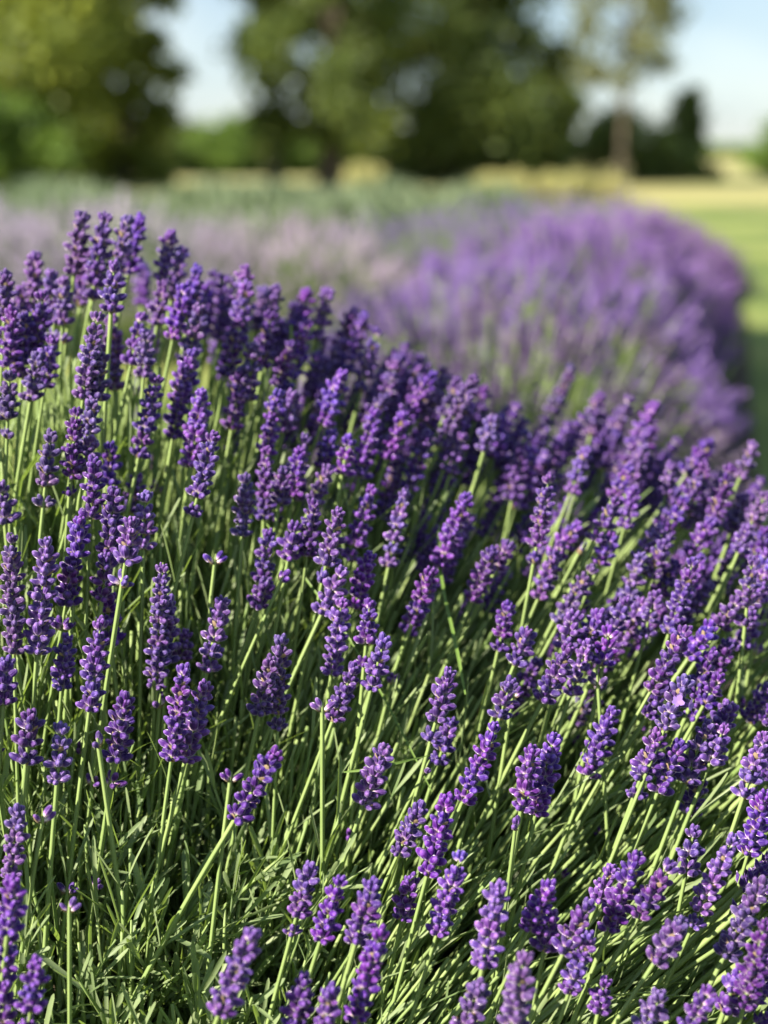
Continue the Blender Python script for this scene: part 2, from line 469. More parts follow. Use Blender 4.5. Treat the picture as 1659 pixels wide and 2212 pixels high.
# (tile origin in the 1920 x 2560 photograph, list of tip x y, base x y measured 2.592 times enlarged, extra distance factor)
SPIKES = [
    ((0, 500), [(45, 450, 20, 900), (230, 340, 200, 720, 1.08), (330, 440, 350, 900, 1.03), (420, 500, 400, 920, 1.03), (530, 80, 480, 480), (690, 80, 610, 520),
                (830, 100, 740, 520), (910, 110, 830, 470, 1.03), (740, 420, 720, 720, .95), (1110, 210, 1040, 520), (1180, 300, 1110, 640, 1.04),
                (930, 420, 920, 680, 1.2), (1280, 440, 1220, 760), (1600, 420, 1530, 740), (1600, 560, 1560, 780), (1060, 540, 1020, 800),
                (1190, 560, 1120, 900), (1300, 690, 1210, 1060), (920, 740, 850, 1060), (170, 730, 140, 1150), (280, 600, 240, 980),
                (340, 890, 290, 1210), (250, 1000, 200, 1290), (640, 700, 540, 1290, .97), (720, 740, 740, 1230, 1.05), (950, 880, 930, 1140),
                (60, 1110, 45, 1540), (1020, 1110, 900, 1666), (1200, 1050, 1120, 1540), (1550, 780, 1470, 1140), (1570, 1080, 1500, 1480),
                (1320, 1210, 1240, 1720), (1650, 930, 1600, 1290), (1420, 560, 1400, 820, 1.1), (650, 1020, 620, 1290), (80, 700, 60, 1080), (1250, 980, 1190, 1280),
                (560, 330, 520, 680, 1.06), (640, 300, 600, 640, 1.03), (1480, 520, 1440, 820, 1.12), (1330, 560, 1290, 860, 1.08), (140, 560, 120, 860, 1.08)]),
    ((640, 700), [(130, 40, 90, 330, 1.04), (100, 210, 40, 560), (60, 60, 10, 320, 1.1), (330, 60, 280, 390, 1.05), (470, 60, 400, 380, 1.05), (330, 260, 250, 600, 1.02),
                  (230, 400, 140, 690), (640, 180, 520, 560, 1.06), (710, 210, 600, 600, 1.04), (790, 300, 680, 720, 1.02), (560, 600, 430, 930),
                  (250, 620, 160, 800), (150, 700, 60, 1120), (930, 490, 830, 800, 1.04), (780, 820, 670, 1270), (320, 1000, 230, 1416),
                  (490, 990, 430, 1220), (600, 1040, 560, 1250), (1150, 610, 980, 870), (1430, 600, 1190, 1080, .97), (1340, 1000, 1260, 1250),
                  (1120, 970, 990, 1350), (840, 760, 700, 930, 1.03), (960, 870, 850, 1160), (1540, 900, 1480, 1100), (1180, 740, 1060, 900, 1.03),
                  (560, 390, 480, 640, 1.08), (1050, 560, 960, 800, 1.08), (240, 740, 180, 980), (1320, 640, 1220, 880, 1.04), (1380, 820, 1300, 1020),
                  (880, 640, 800, 900, 1.08), (1600, 880, 1540, 1140, 1.05), (1480, 700, 1420, 900, 1.06)]),
    ((1280, 900), [(400, 20, 230, 420, 1.12), (570, 220, 510, 480, 1.08), (770, 230, 630, 560, 1.06), (940, 270, 780, 560, 1.06), (930, 420, 720, 800, 1.05), (490, 570, 380, 860),
                   (250, 710, 140, 1316, .93), (760, 700, 660, 890), (680, 900, 540, 1170, .97), (800, 830, 730, 1080), (1030, 690, 1000, 860), (1280, 540, 1130, 740, 1.05),
                   (1250, 700, 1160, 890), (1570, 550, 1480, 760), (1420, 690, 1310, 1010), (1130, 900, 1000, 1110), (1220, 880, 1100, 1080), (1640, 880, 1560, 1040),
                   (1530, 1100, 1470, 1240), (420, 1070, 280, 1260), (480, 1170, 420, 1280), (960, 1090, 800, 1290), (1010, 1150, 900, 1330), (1290, 1050, 1170, 1260),
                   (650, 1140, 570, 1320), (60, 600, 0, 900, 1.05), (140, 560, 20, 960, 1.05), (300, 540, 250, 850, 1.04), (1640, 1100, 1560, 1300), (600, 380, 540, 620, 1.1),
                   (860, 560, 760, 820, 1.03), (680, 480, 600, 700, 1.08), (1060, 860, 980, 1080, 1.03), (1180, 660, 1120, 860, 1.06), (1360, 880, 1280, 1120), (1500, 900, 1420, 1120, 1.04)]),
    ((0, 1000), [(330, 200, 280, 690), (500, 20, 450, 620, .97), (600, 10, 560, 300), (590, 280, 540, 450), (610, 390, 590, 760, .97), (720, 300, 700, 540, 1.03),
                 (890, 500, 840, 720, 1.05), (740, 560, 700, 980), (940, 610, 930, 960), (860, 760, 790, 1200, .97), (700, 1010, 660, 1290), (10, 570, 30, 780),
                 (70, 810, 90, 1646), (310, 840, 240, 1646, .98), (520, 780, 500, 1010), (480, 1000, 400, 1486), (1060, 990, 1010, 1866), (1390, 190, 1250, 750, .97),
                 (1290, 10, 1230, 430), (1600, 480, 1570, 880, .98), (1400, 990, 1390, 1075), (1010, 300, 990, 450, 1.25)]),
    ((640, 1150), [(70, -100, 50, 380), (290, -70, 240, 230), (180, 70, 150, 270), (470, 60, 370, 270), (380, 260, 330, 620, .96), (540, 300, 430, 790, .97),
                   (250, 430, 210, 640), (90, 460, 40, 780), (60, 800, 10, 950), (190, 730, 160, 795), (760, 150, 610, 650), (740, 590, 640, 960), (970, 170, 860, 690),
                   (1380, 190, 1195, 690), (1140, 700, 1010, 1060), (560, 710, 430, 990), (740, 900, 700, 1340), (560, 885, 490, 1386), (830, 1170, 750, 1476, .97),
                   (170, 1110, 140, 1746), (100, 1280, 20, 1646), (1540, 570, 1400, 910), (1640, 930, 1570, 1230), (1630, 560, 1560, 700), (900, 800, 870, 900, 1.15)]),
    ((1280, 1350), [(100, 600, 20, 800), (330, 10, 170, 380), (530, 150, 310, 540), (400, 500, 350, 690), (560, 490, 480, 680), (500, 650, 380, 1000, .98),
                    (380, 690, 200, 1040, .97), (840, 100, 760, 380), (990, 20, 900, 240), (1060, 150, 950, 350), (1190, 100, 1020, 600, .95), (1230, 110, 1150, 300),
                    (860, 390, 700, 660), (740, 400, 660, 580), (930, 350, 860, 620), (630, 600, 590, 800), (550, 830, 560, 980), (1140, 560, 900, 980, .96),
                    (1120, 900, 990, 1220, .96), (1010, 930, 880, 1140), (1300, 740, 1180, 1020), (1290, 560, 1150, 760), (1560, 100, 1510, 560, .96), (1430, 120, 1350, 310, 1.05),
                    (1650, 60, 1600, 400), (1460, 400, 1350, 560), (1400, 680, 1330, 840), (1340, 900, 1250, 1060), (1410, 1080, 1330, 1270), (1280, 1170, 1130, 1566),
                    (660, 1070, 490, 1526), (20, 920, 0, 1050), (1640, 950, 1560, 1180, 1.06), (1600, 660, 1560, 760, 1.08), (1230, 960, 1180, 1160), (1560, 480, 1500, 700, 1.04)]),
    ((0, 1500), [(430, 230, 400, 570, 1.04), (690, -20, 720, 270, 1.04), (660, 100, 580, 710), (1090, -10, 1070, 400, 1.02), (1200, 230, 1170, 380, 1.08), (1450, -30, 1340, 460),
                 (40, 400, 20, 670), (200, 740, 170, 1050), (400, 820, 370, 1180), (820, 590, 720, 1200), (1200, 390, 1110, 1040), (1340, 510, 1200, 1040), (1040, 600, 1030, 720, 1.05),
                 (630, 890, 640, 960), (1500, 1110, 1490, 1190), (1800, 970, 1530, 1412)]),
    ((640, 1600), [(640, 170, 500, 520), (430, 400, 430, 470), (900, 190, 870, 310, 1.04), (840, 680, 700, 1065), (1260, 180, 1130, 660), (1270, 520, 1180, 800, 1.04),
                   (1130, 770, 1080, 870, 1.04), (1570, 520, 1340, 1050), (1650, 280, 1580, 500), (1250, 990, 1110, 1522), (1070, 1070, 920, 1392, 1.04)]),
    ((1280, 1800), [(130, 170, 60, 580), (280, 80, 155, 610), (30, 640, 20, 720), (950, 70, 790, 500), (1080, 150, 950, 460), (1370, 60, 1290, 260), (1640, 80, 1500, 500),
                    (1220, 400, 1140, 600, 1.05), (1650, 460, 1530, 870), (1450, 720, 1170, 1340), (1180, 720, 1130, 980, 1.02), (1030, 925, 820, 1280), (820, 850, 620, 1370),
                    (650, 960, 560, 1170, 1.03), (250, 1060, 110, 1360), (250, 1280, 210, 1480), (500, 1190, 340, 1500), (1640, 1020, 1380, 1530), (1600, 240, 1520, 470, 1.03)]),
    ((0, 2000), [(120, 40, 70, 500), (90, 530, 50, 850, .97), (40, 760, 20, 1180, .97), (30, 1220, 10, 1440), (240, 1030, 180, 1500, .97), (1650, 830, 1420, 1390, .96), (450, 650, 450, 740), (280, 90, 270, 150)]),
    ((640, 2060), [(360, 250, 230, 720), (550, 340, 420, 750), (760, 380, 650, 760), (1010, 360, 950, 610, 1.04), (1340, 160, 1170, 720), (1580, 370, 1470, 920, .97), (820, 660, 640, 1270, .97),
                   (310, 980, 240, 1420, .97), (490, 1080, 430, 1430, .97), (1440, 1070, 1350, 1320)]),
    ((1280, 2060), [(500, 710, 370, 1090), (1100, 630, 930, 890), (1650, 600, 1500, 1190, .97), (1450, 1010, 1380, 1200), (600, 1030, 560, 1215, 1.03), (970, 1110, 820, 1400),
                    (1290, 1070, 1110, 1400), (80, 840, 10, 1320, .96)]),
]


def stem_path(base, dirv, u, v, length, K=9):
    """Points from the root up to the flower base: straight under the flower, bending back to the crown of the bush."""
    g = nrm(np.array([dirv[0] * (0.95 if u > 800 else 0.78), dirv[1] * 0.4 - 0.04, max(dirv[2], .5)]))
    p1 = base - dirv * length * 0.5
    p2 = base - dirv * length * 0.5 - g * length * 0.5
    p2[2] = max(p2[2], -0.02); p1[2] = max(p1[2], 0.02)
    t = np.linspace(0, 1, K)[:, None]
    P = (1 - t) ** 2 * p2 + 2 * t * (1 - t) * p1 + t ** 2 * base
    return P


bush = thing('lavender_bush', 'large near lavender bush with sharp dark violet spikes fanning out to the right', 'bush', (-0.1, 0.95, 0), 'lavender bushes in flower')
BO = np.array([-0.1, 0.95, 0])
stem_leaf = []            # (origin, direction, normal, length, width, bend) of the leaf pairs on the stems
rg = random.Random(11)


def stalk(tip, base, lenv, u, v, wscale=1.0, sparse=None):
    """A stem (the part) with its whorls of buds (sub-parts)."""
    ax = tip - base; L = np.linalg.norm(ax); d = ax / L
    P = stem_path(base, d, u, v, lenv)
    top = np.linspace(0, 0.93, 4)[1:, None] * ax[None] + base
    # a slight bow in the spike
    path = np.concatenate([P, top])
    K = len(path)
    r0 = 0.00113 * rg.uniform(.85, 1.15) * wscale
    rad = np.concatenate([np.linspace(1.18, 1.0, 9), [0.85, 0.65, 0.35]]) * r0
    root = path[0].copy()
    V, Q, T, U = tubes((path - root)[None], rad[None], 8, 0.30)
    st = link('flower_stalk', fast_mesh('flower_stalk', V, Q, T, U, [M_STEM]), bush, root - BO)
    q = Vector(d).to_track_quat('Z', 'Y')
    step = 0.0065 * wscale
    n = max(1, int(round(L / step)))
    if sparse is None:
        sparse = rg.random() < 0.35
    if L < 0.014:
        items = [(0.35 * L, 'pair', 1.0)]
    else:
        items = []
        pos = 0.0
        lone = L > 0.036 and rg.random() < 0.32
        z = 0.02 * L
        k = 0
        while z < L * 0.80:
            f = z / L
            if k == 0 and lone:
                items.append((z, rg.choice(['sparse', 'full', 'sparse']), 0.95)); z += step * rg.uniform(1.5, 2.2); k += 1; continue
            s = np.interp(f, [0, .25, .65, 1], [1.0, 1.06, 0.98, .72])
            items.append((z, 'full' if f < .6 else 'mid', s))
            z += step * rg.uniform(.88, 1.15) * (1.18 if sparse and f < .6 else 1.0) * np.interp(f, [0, 1], [1.08, .8])
            k += 1
        items.append((L * 0.86, 'tip', 0.86))
    roll = rg.uniform(0, 6.28)
    tint = (rg.choice([.72, .85, .95, 1.05, 1.2]) * rg.uniform(.92, 1.08), rg.uniform(.985, 1.017), rg.uniform(.86, 1.06), 1)
    for j, (z, key, s) in enumerate(items):
        if key == 'full' and rg.random() < 0.005:
            key = 'open'
        o = link('flower_whorl', rg.choice(WH[key]), st, base + d * z - root)
        o.color = tint
        o.rotation_mode = 'QUATERNION'
        tw = Matrix.Rotation(roll + (j % 2) * math.pi / 2 + rg.uniform(-.35, .35), 3, 'Z')
        tb = Matrix.Rotation(rg.uniform(-.10, .10), 3, 'X')
        o.rotation_quaternion = (q.to_matrix() @ tb @ tw).to_quaternion()
        sv = s * wscale * rg.uniform(.92, 1.1)
        o.scale = (sv, sv, sv)
    # a pair of narrow leaves (sometimes with a stray bud whorl) at a node low on the stem
    for f in ([0.45] if rg.random() < .5 else [0.28, 0.62]):
        f += rg.uniform(-.1, .1)
        kk = f * 8; a = int(kk); p = P[a] + (P[min(a + 1, 8)] - P[a]) * (kk - a)
        tdir = nrm(P[min(a + 1, 8)] - P[a])
        az = rg.uniform(0, 6.28)
        e1 = nrm(np.cross(tdir, [math.cos(az), math.sin(az), .3])); sp = rg.uniform(.25, .6)
        ln = rg.uniform(.022, .042)
        for sgn in (1, -1):
            stem_leaf.append((p, nrm(tdir + sgn * e1 * sp), nrm(tdir * .4 - sgn * e1), ln * rg.uniform(.85, 1.1), rg.uniform(.0008, .0014), -rg.uniform(0, .15)))
        if rg.random() < .10:
            o = link('flower_whorl', rg.choice(WH['pair']), st, p - root)
            o.rotation_mode = 'QUATERNION'; o.rotation_quaternion = Vector(tdir).to_track_quat('Z', 'Y')
    return st


n_stalks = 0
placed_uv = []
for (x0, y0), lst in SPIKES:
    for sp in lst:
        tx, ty, bx, by = sp[:4]
        f = sp[4] if len(sp) > 4 else 1.0
        tu, tv = (x0 + tx / 2.592) * .864, (y0 + ty / 2.592) * .864
        bu, bv = (x0 + bx / 2.592) * .864, (y0 + by / 2.592) * .864
        d = depth((tu + bu) / 2, (tv + bv) / 2) * f * rg.uniform(.985, 1.02)
        tip = at(tu, tv, d)
        pxl = math.hypot(tu - bu, tv - bv) * d / FPX
        base = at(bu, bv, d + pxl * rg.uniform(.12, .3))
        stalk(tip, base, rg.uniform(.17, .25), tu, tv, wscale=rg.uniform(.90, 1.10))
        placed_uv.append((tu, tv)); n_stalks += 1
# a few more behind and between, where the photograph shows a dense crowd
for _ in range(2000):
    if n_stalks >= 298:
        break
    u = rg.uniform(520, 1720); vc = np.interp(u, CREST_U, CREST_V)
    v = vc + rg.random() ** 1.5 * 330 + 30
    if u > 900 and rg.random() < .4:
        v = vc + rg.uniform(60, 700)
    d = depth(u, v) * rg.uniform(1.03, 1.12)
    dv = lean(u, v) + np.array([rg.gauss(0, .07), rg.gauss(0, .05), 0]); dv /= np.linalg.norm(dv)
    tip = at(u, v, d)
    stalk(tip, tip - dv * rg.uniform(.028, .05), rg.uniform(.17, .25), u, v)
    n_stalks += 1

# stems and spikes outside the picture or hidden behind the crowd: one part each
acc_s, acc_f = Acc(), Acc()
rr = random.Random(5)
cnt = 0
paths = []
while cnt < 285:
    u = rr.uniform(-520, 2150) if cnt < 180 else rr.choice([rr.uniform(450, 1000), rr.uniform(850, 1690)]); vc = np.interp(u, CREST_U, CREST_V)
    v = vc + rr.random() * (2650 - vc)
    inside = -30 < u < 1690 and v < 2260
    if cnt >= 180:
        v = vc + 20 + rr.random() ** 1.4 * (380 if u < 900 else 480)
        tip = at(u, v, depth(u, v) * rr.uniform(1.04, 1.13))
    elif inside:
        if rr.random() < (.9 if u < 800 else .5):
            continue
        # the far slope behind the crest
        d0 = float(np.interp(u, CREST_U, CREST_D)); t = rr.uniform(.06, .30)
        tip = at(u, vc + 40, d0) + np.array([.1 * t, t, -.02 - 1.1 * t * t])
    else:
        tip = at(u, v, depth(u, v))
    if tip[2] < .2:
        continue
    dv = nrm(lean(u, v) + rr.gauss(0, .06))
    Ls = rr.uniform(.03, .05)
    base = tip - dv * Ls
    paths.append(np.concatenate([stem_path(base, dv, u, v, rr.uniform(.17, .24)), [base + dv * Ls * .5, base + dv * Ls * .93]]))
    M = frame_from(dv)
    z = 0.0
    while z < Ls * .95:
        f = z / Ls
        whorl(acc_f, rr, 10 if f < .8 else 6, BUDSZ * (1 - .25 * f), .9 - .3 * f, bract=False, low=cnt < 180, O=base + dv * z, M=M)
        z += .0062
    cnt += 1
Pp = np.array(paths)
rad = np.tile(np.concatenate([np.linspace(.0019, .0016, 9), [.0012, .0006]]), (len(Pp), 1))
acc_s.add(*tubes(Pp - BO, rad, 4)[:4])
ofs = acc_f.mesh('flower_spikes', [M_BUD, M_BRACT, M_PETAL])
of = link('flower_spikes', ofs, bush, -BO, 'stuff')

# stems whose flowers are lost in the crowd, and stems still without a flower
paths = []
for i_ in range(3600):
    if i_ < 900:
        u = rr.uniform(-450, 2050); vc = np.interp(u, CREST_U, CREST_V); v = vc + 120 + rr.random() ** .8 * (2500 - vc)
    elif i_ < 1700:
        u = rr.uniform(-100, 1000); vc = np.interp(u, CREST_U, CREST_V); v = vc + rr.uniform(130, 900)
    else:
        u = rr.uniform(700, 1950); vc = np.interp(u, CREST_U, CREST_V); v = vc + rr.uniform(130, 1650)
    dd = depth(u, v) * rr.uniform(1.03, 1.10)
    dv = nrm(lean(u, v) + np.array([rr.gauss(0, .05) + (.06 if u > 900 else 0), rr.gauss(0, .06), 0]))
    tip = at(u, v, dd) - dv * rr.uniform(.02, .09)
    if tip[2] < .12:
        continue
    paths.append(stem_path(tip, dv, u, v, rr.uniform(.14, .22) if u < 800 else rr.uniform(.20, .30)))
    for f in [x for x, pr in ((rr.uniform(.25, .55), .6), (rr.uniform(.6, .95), .25), (1.0, .30)) if rr.random() < pr * (1.0 if u < 800 else .6)]:
        Pq = paths[-1]; kk = min(f * 8, 7.99); a = int(kk); p = Pq[a] + (Pq[a + 1] - Pq[a]) * (kk - a)
        az = rr.uniform(0, 6.28); e1 = nrm(np.cross(dv, [math.cos(az), math.sin(az), .3])); spd = rr.uniform(.12, .5)
        ln = rr.uniform(.022, .05)
        for sgn in (1, -1):
            stem_leaf.append((p, nrm(dv + sgn * e1 * spd), nrm(dv * .4 - sgn * e1), ln, rr.uniform(.0007, .0013), -rr.uniform(0, .15)))
Pp = np.array(paths)
rad = np.tile(np.linspace(.00135, .00105, 9), (len(Pp), 1)) * rng.uniform(.8, 1.15, (len(Pp), 1))
acc_s.add(*tubes(Pp - BO, rad, 6, .2)[:4])
link('stems', acc_s.mesh('stems', [M_STEM]), bush, kind='stuff')

# ------------------------------------------------------------------ its foliage: leafy shoots all through the dome
leaf_rows = []
twigs = []


def shoot(p, dv, ln, pairs, lscale=1.0):
    az = rr.uniform(0, 6.28)
    twigs.append(np.linspace(p, p + dv * ln, 4))
    for j in range(pairs):
        f = (j + .4) / pairs
        q = p + dv * ln * f
        az += math.pi / 2 + rr.uniform(-.4, .4)
        ref = np.array([math.cos(az), math.sin(az), 0.25])
        e1 = nrm(np.cross(dv, ref)); spd = rr.uniform(.55, 1.15) * (1.15 - .75 * f)
        L = rr.uniform(.026, .050) * lscale * (1 - .35 * f)
        for sgn in (1, -1):
            D = nrm(dv + sgn * e1 * spd + np.array([rr.gauss(0, .12), rr.gauss(0, .12), rr.gauss(0, .08)]))
            leaf_rows.append((q, D, nrm(dv - sgn * e1 * .6 + np.array([0, 0, .3])), L * rr.uniform(.8, 1.15), rr.uniform(.0010, .0017) * (1.0 if lscale == 1.0 else .72), rr.uniform(-.25, .18)))


for _ in range(1900):
    u = rr.uniform(-520, 2150); vc = np.interp(u, CREST_U, CREST_V)
    v = vc + 60 + rr.random() ** .75 * (2850 - vc)
    if u > 800 and rr.random() < .5:
        continue
    dv0 = lean(u, v)
    sink = rr.uniform(.13, .23) if v < 1500 else rr.uniform(.125, .24)
    if u > 800:
        sink += .04
    p = at(u, v, depth(u, v)) - dv0 * sink + np.array([0, .02, 0])
    if p[2] < 0.02:
        p[2] = rr.uniform(.01, .05)
    lowleft = v > 1450 and u < 900
    k = .50 if lowleft else .15
    dv = nrm(dv0 + np.array([rr.gauss(0, k), rr.gauss(0, k), 0]))
    shoot(p, dv, rr.uniform(.05, .10), rr.randint(5, 8) if u < 850 else rr.randint(4, 6), 1.0 if lowleft else 1.25)

rows = leaf_rows + stem_leaf
O = np.array([r[0] for r in rows]); D = np.array([r[1] for r in rows]); Nn = np.array([r[2] for r in rows])
Ln = np.array([r[3] for r in rows]); Wd = np.array([r[4] for r in rows]); Bd = np.array([r[5] for r in rows])
# the leaves that show largest, near the lens and near the outside of the dome, are leaves of their own
mid = O + D * (Ln * .6)[:, None]
rel = mid - CAMP
dep = rel @ FWD
uu = 829.5 + FPX * (rel @ RGT) / dep; vv = 1106 - FPX * (rel @ UPV) / dep
facing = np.linalg.norm(np.cross(D, nrm(rel)), axis=1)
surf = depth(uu, vv)
score = Ln * Wd ** .5 * facing / dep - 0.004 * np.clip((dep - surf) / .1, 0, 3)
score[(uu < 0) | (uu > 1659) | (vv < 0) | (vv > 2212)] = -9
big = np.argsort(-score)[:295]
is_big = np.zeros(len(rows), bool); is_big[big] = True
sm = ~is_big
V, Q, U = strips(O[sm], D[sm], Nn[sm], Ln[sm], Wd[sm], Bd[sm])
link('foliage', fast_mesh('foliage', V - BO, Q, None, U, [M_LEAF]), bush, kind='stuff')
leaf_meshes = []
for bnd in (-.22, -.12, -.05, .05, .14):
    a = Acc()
    V, Q, U = strips(np.zeros((1, 3)), np.array([[0, 0, 1.0]]), np.array([[0, 1.0, 0]]), np.array([1.0]), np.array([.052]), np.array([bnd]), K=6)
    leaf_meshes.append(fast_mesh('leaf', V, Q, None, U, [M_LEAF]))
for i in big:
    d = D[i]; side = nrm(np.cross(d, Nn[i])); up = np.cross(side, d)
    o = link('leaf', leaf_meshes[int(np.argmin(np.abs(np.array((-.22, -.12, -.05, .05, .14)) - Bd[i])))], bush)
    kx = Wd[i] / .052
    m = Matrix(((-side[0] * kx, up[0] * Ln[i], d[0] * Ln[i], O[i][0] - BO[0]), (-side[1] * kx, up[1] * Ln[i], d[1] * Ln[i], O[i][1] - BO[1]),
                (-side[2] * kx, up[2] * Ln[i], d[2] * Ln[i], O[i][2]), (0, 0, 0, 1)))
    o.matrix_local = m
tw = np.array(twigs)
link('twigs', fast_mesh('twigs', *tubes(tw - BO, np.tile([.0016, .0014, .0011, .0006], (len(tw), 1)), 4)[:4], [M_STEM]), bush, kind='stuff')
# woody branches carrying the shoots, seen dark between the leaves
br = []
for _ in range(160):
    u = rr.uniform(-400, 2050); v = rr.uniform(900, 2700)
    p = at(u, v, depth(u, v)) - lean(u, v) * rr.uniform(.16, .26)
    p[2] = max(p[2], .05)
    r0 = np.array([np.clip(p[0] * .6 - .02, -.5, .5) + rr.gauss(0, .04), p[1] + rr.uniform(.08, .22), -.01])
    t = np.linspace(0, 1, 6)[:, None]
    br.append((1 - t) * r0 + t * p + np.sin(t * math.pi) * np.array([rr.gauss(0, .02), rr.gauss(0, .02), .03]))
br = np.array(br)
link('woody_branches', fast_mesh('woody_branches', *tubes(br - BO, np.tile(np.linspace(.004, .0015, 6), (len(br), 1)), 5)[:4], [M_TWIG]), bush, kind='stuff')
# dry leaf litter under it
N = 2500
o_ = np.stack([rng.uniform(-.55, .55, N), rng.uniform(.35, 1.3, N), rng.uniform(.006, .02, N)], -1)
a_ = rng.uniform(0, 6.28, N)
V, Q, U = strips(o_, np.stack([np.cos(a_), np.sin(a_), rng.uniform(-.1, .3, N)], -1), np.tile([0, 0, 1.0], (N, 1)), rng.uniform(.015, .04, N), rng.uniform(.001, .0018, N), rng.uniform(-.2, .3, N), K=6)
link('leaf_litter', fast_mesh('leaf_litter', V, Q, None, U, [M_BRACT]), kind='stuff')


# ------------------------------------------------------------------ bushes further along the rows
def dome_meshes(rg, h, r, nsp, mats, seed_lean=(0.12, 0), bloom=1.0, spike_len=(.03, .05), low_leaf=2600):
    """flower spikes, stems and foliage of one domed bush, base at the origin."""
    bud, stem_m, leaf_m = mats
    af, paths = Acc(), []
    lv = []
    for k in range(nsp):
        ph = rg.uniform(0, 6.283); q = math.sqrt(rg.random())
        el = q * R(84)
        dv = nrm(np.array([math.sin(el) * math.cos(ph) * .85 + seed_lean[0], math.sin(el) * math.sin(ph) * .85, math.cos(el) * 1.0 + .25]))
        tip = np.array([r * math.sin(el) * math.cos(ph), r * math.sin(el) * math.sin(ph), h * .34 + h * .66 * math.cos(el)]) * (rg.uniform(.89, 1.05) + .05 * math.sin(ph * 5 + el * 4) + .04 * math.sin(ph * 2 - el * 7))
        L = rg.uniform(*spike_len); b = tip - dv * L
        root = b - dv * rg.uniform(.12, .2) - np.array([0, 0, .03])
        paths.append(np.array([root, (root + b) / 2, b, b + dv * L * .9]))
        if rg.random() < bloom:
            M = frame_from(dv); z = 0.0
            while z < L:
                f = z / L
                whorl(af, rg, 6 if f < .75 else 4, .0082 * (1 - .25 * f), .95 - .35 * f, bract=False, low=True, O=b + dv * z, M=M)
                z += .0095
    P = np.array(paths)
    st = tubes(P, np.tile([.002, .0018, .0015, .0006], (len(P), 1)), 3)
    sm = fast_mesh('stems', *st[:4], [stem_m])
    fm = af.mesh('flower_spikes', [bud]) if af.n else None
    n = low_leaf
    ph = rng.uniform(0, 6.283, n); el = np.sqrt(rng.random(n)) * R(90); k = rng.uniform(.6, .86, n)
    p = np.stack([r * np.sin(el) * np.cos(ph), r * np.sin(el) * np.sin(ph), h * .3 + h * .68 * np.cos(el)], -1) * k[:, None]
    p[:, 2] = np.maximum(p[:, 2] - .04, .01)
    dv = nrm(np.stack([np.sin(el) * np.cos(ph), np.sin(el) * np.sin(ph), np.cos(el) + .5], -1) + rng.normal(0, .3, (n, 3)))
    V, Q, U = strips(p, dv, rng.normal(0, 1, (n, 3)), rng.uniform(.05, .10, n), rng.uniform(.002, .004, n), rng.uniform(-.2, .2, n), K=4)
    lm = fast_mesh('foliage', V, Q, None, U, [leaf_m])
    return fm, sm, lm


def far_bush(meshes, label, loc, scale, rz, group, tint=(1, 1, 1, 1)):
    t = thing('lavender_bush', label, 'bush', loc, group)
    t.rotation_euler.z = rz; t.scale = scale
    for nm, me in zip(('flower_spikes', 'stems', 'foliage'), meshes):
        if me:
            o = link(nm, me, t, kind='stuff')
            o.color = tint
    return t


rb = random.Random(21)
PURPLE = [dome_meshes(rb, .5, .36, 1450, (M_LILAC, M_STEM, M_LEAF), low_leaf=1500) for _ in range(2)]
DEEP = dome_meshes(rb, .5, .36, 800, (M_BUD, M_STEM, M_LEAF), low_leaf=1500)
FADED = [dome_meshes(rb, .46, .5, 800, (M_FADED, M_STEM, M_SAGE), spike_len=(.04, .065), low_leaf=1500) for _ in range(2)]
SHADED = dome_meshes(rb, .5, .5, 620, (M_SHADED, M_SAGE, M_SAGE), low_leaf=1800)  # bush with shade painted into its bud colour
G1 = 'lavender bushes in flower'
far_bush(DEEP, 'low shade-tinted purple lavender bush right behind the near bush, above the lawn strip', (0.14, 1.84, 0), (.80, .80, .86), 0.4, G1, (.62, 1, .95, 1))  # tint darkens the buds to stand in for shade on this bush
far_bush(PURPLE[0], 'blurred lilac lavender bush just past the near one, with green stems showing', (0.21, 2.42, 0), (1.0, 1.0, .86), 0.0, G1)
far_bush(PURPLE[1], 'blurred bright purple lavender bush in the middle of the right hand mound', (0.36, 3.05, 0), (.92, .95, .96), 2.0, G1)
far_bush(PURPLE[0], 'blurred purple lavender bush towards the back of the right hand mound', (0.50, 3.65, 0), (.86, .9, .92), 4.0, G1)
far_bush(PURPLE[1], 'hindmost lilac lavender bush of the right hand mound', (0.67, 4.25, 0), (.84, .9, .88), 5.0, G1)
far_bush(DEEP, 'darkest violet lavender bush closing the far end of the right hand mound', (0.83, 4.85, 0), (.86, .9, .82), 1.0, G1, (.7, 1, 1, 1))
G2 = 'faded lavender bushes in the row behind'
for k, (x, y, s, lab) in enumerate([
        (-1.95, 4.9, 1.05, 'pale faded lavender bush cut by the left edge of the picture'),
        (-1.38, 4.8, 1.02, 'pale pinkish lavender bush seen behind the tallest near spikes'),
        (-0.84, 4.7, 1.0, 'pale cream tinged lavender bush in the middle of the faded row'),
        (-0.30, 4.75, .88, 'pale greyish lavender bush at the right end of the faded row')]):
    far_bush(FADED[k % 2], lab, (x, y, 0), (s, s, s), k * 1.3, G2)
G3 = 'shade-coloured lavender bushes beyond the faded row'
far_bush(SHADED, 'shade-coloured grey violet lavender bush touching the end of the faded row', (0.12, 5.35, 0), (.95, 1.0, .80), .3, G3)
far_bush(SHADED, 'shade-coloured grey violet lavender bush in the middle of the dusky ridge', (0.46, 5.95, 0), (1.0, 1.0, .86), 2.3, G3)
far_bush(SHADED, 'shade-coloured grey violet lavender bush just beside the purple mound', (0.82, 6.6, 0), (1.0, 1.0, .88), 4.1, G3)
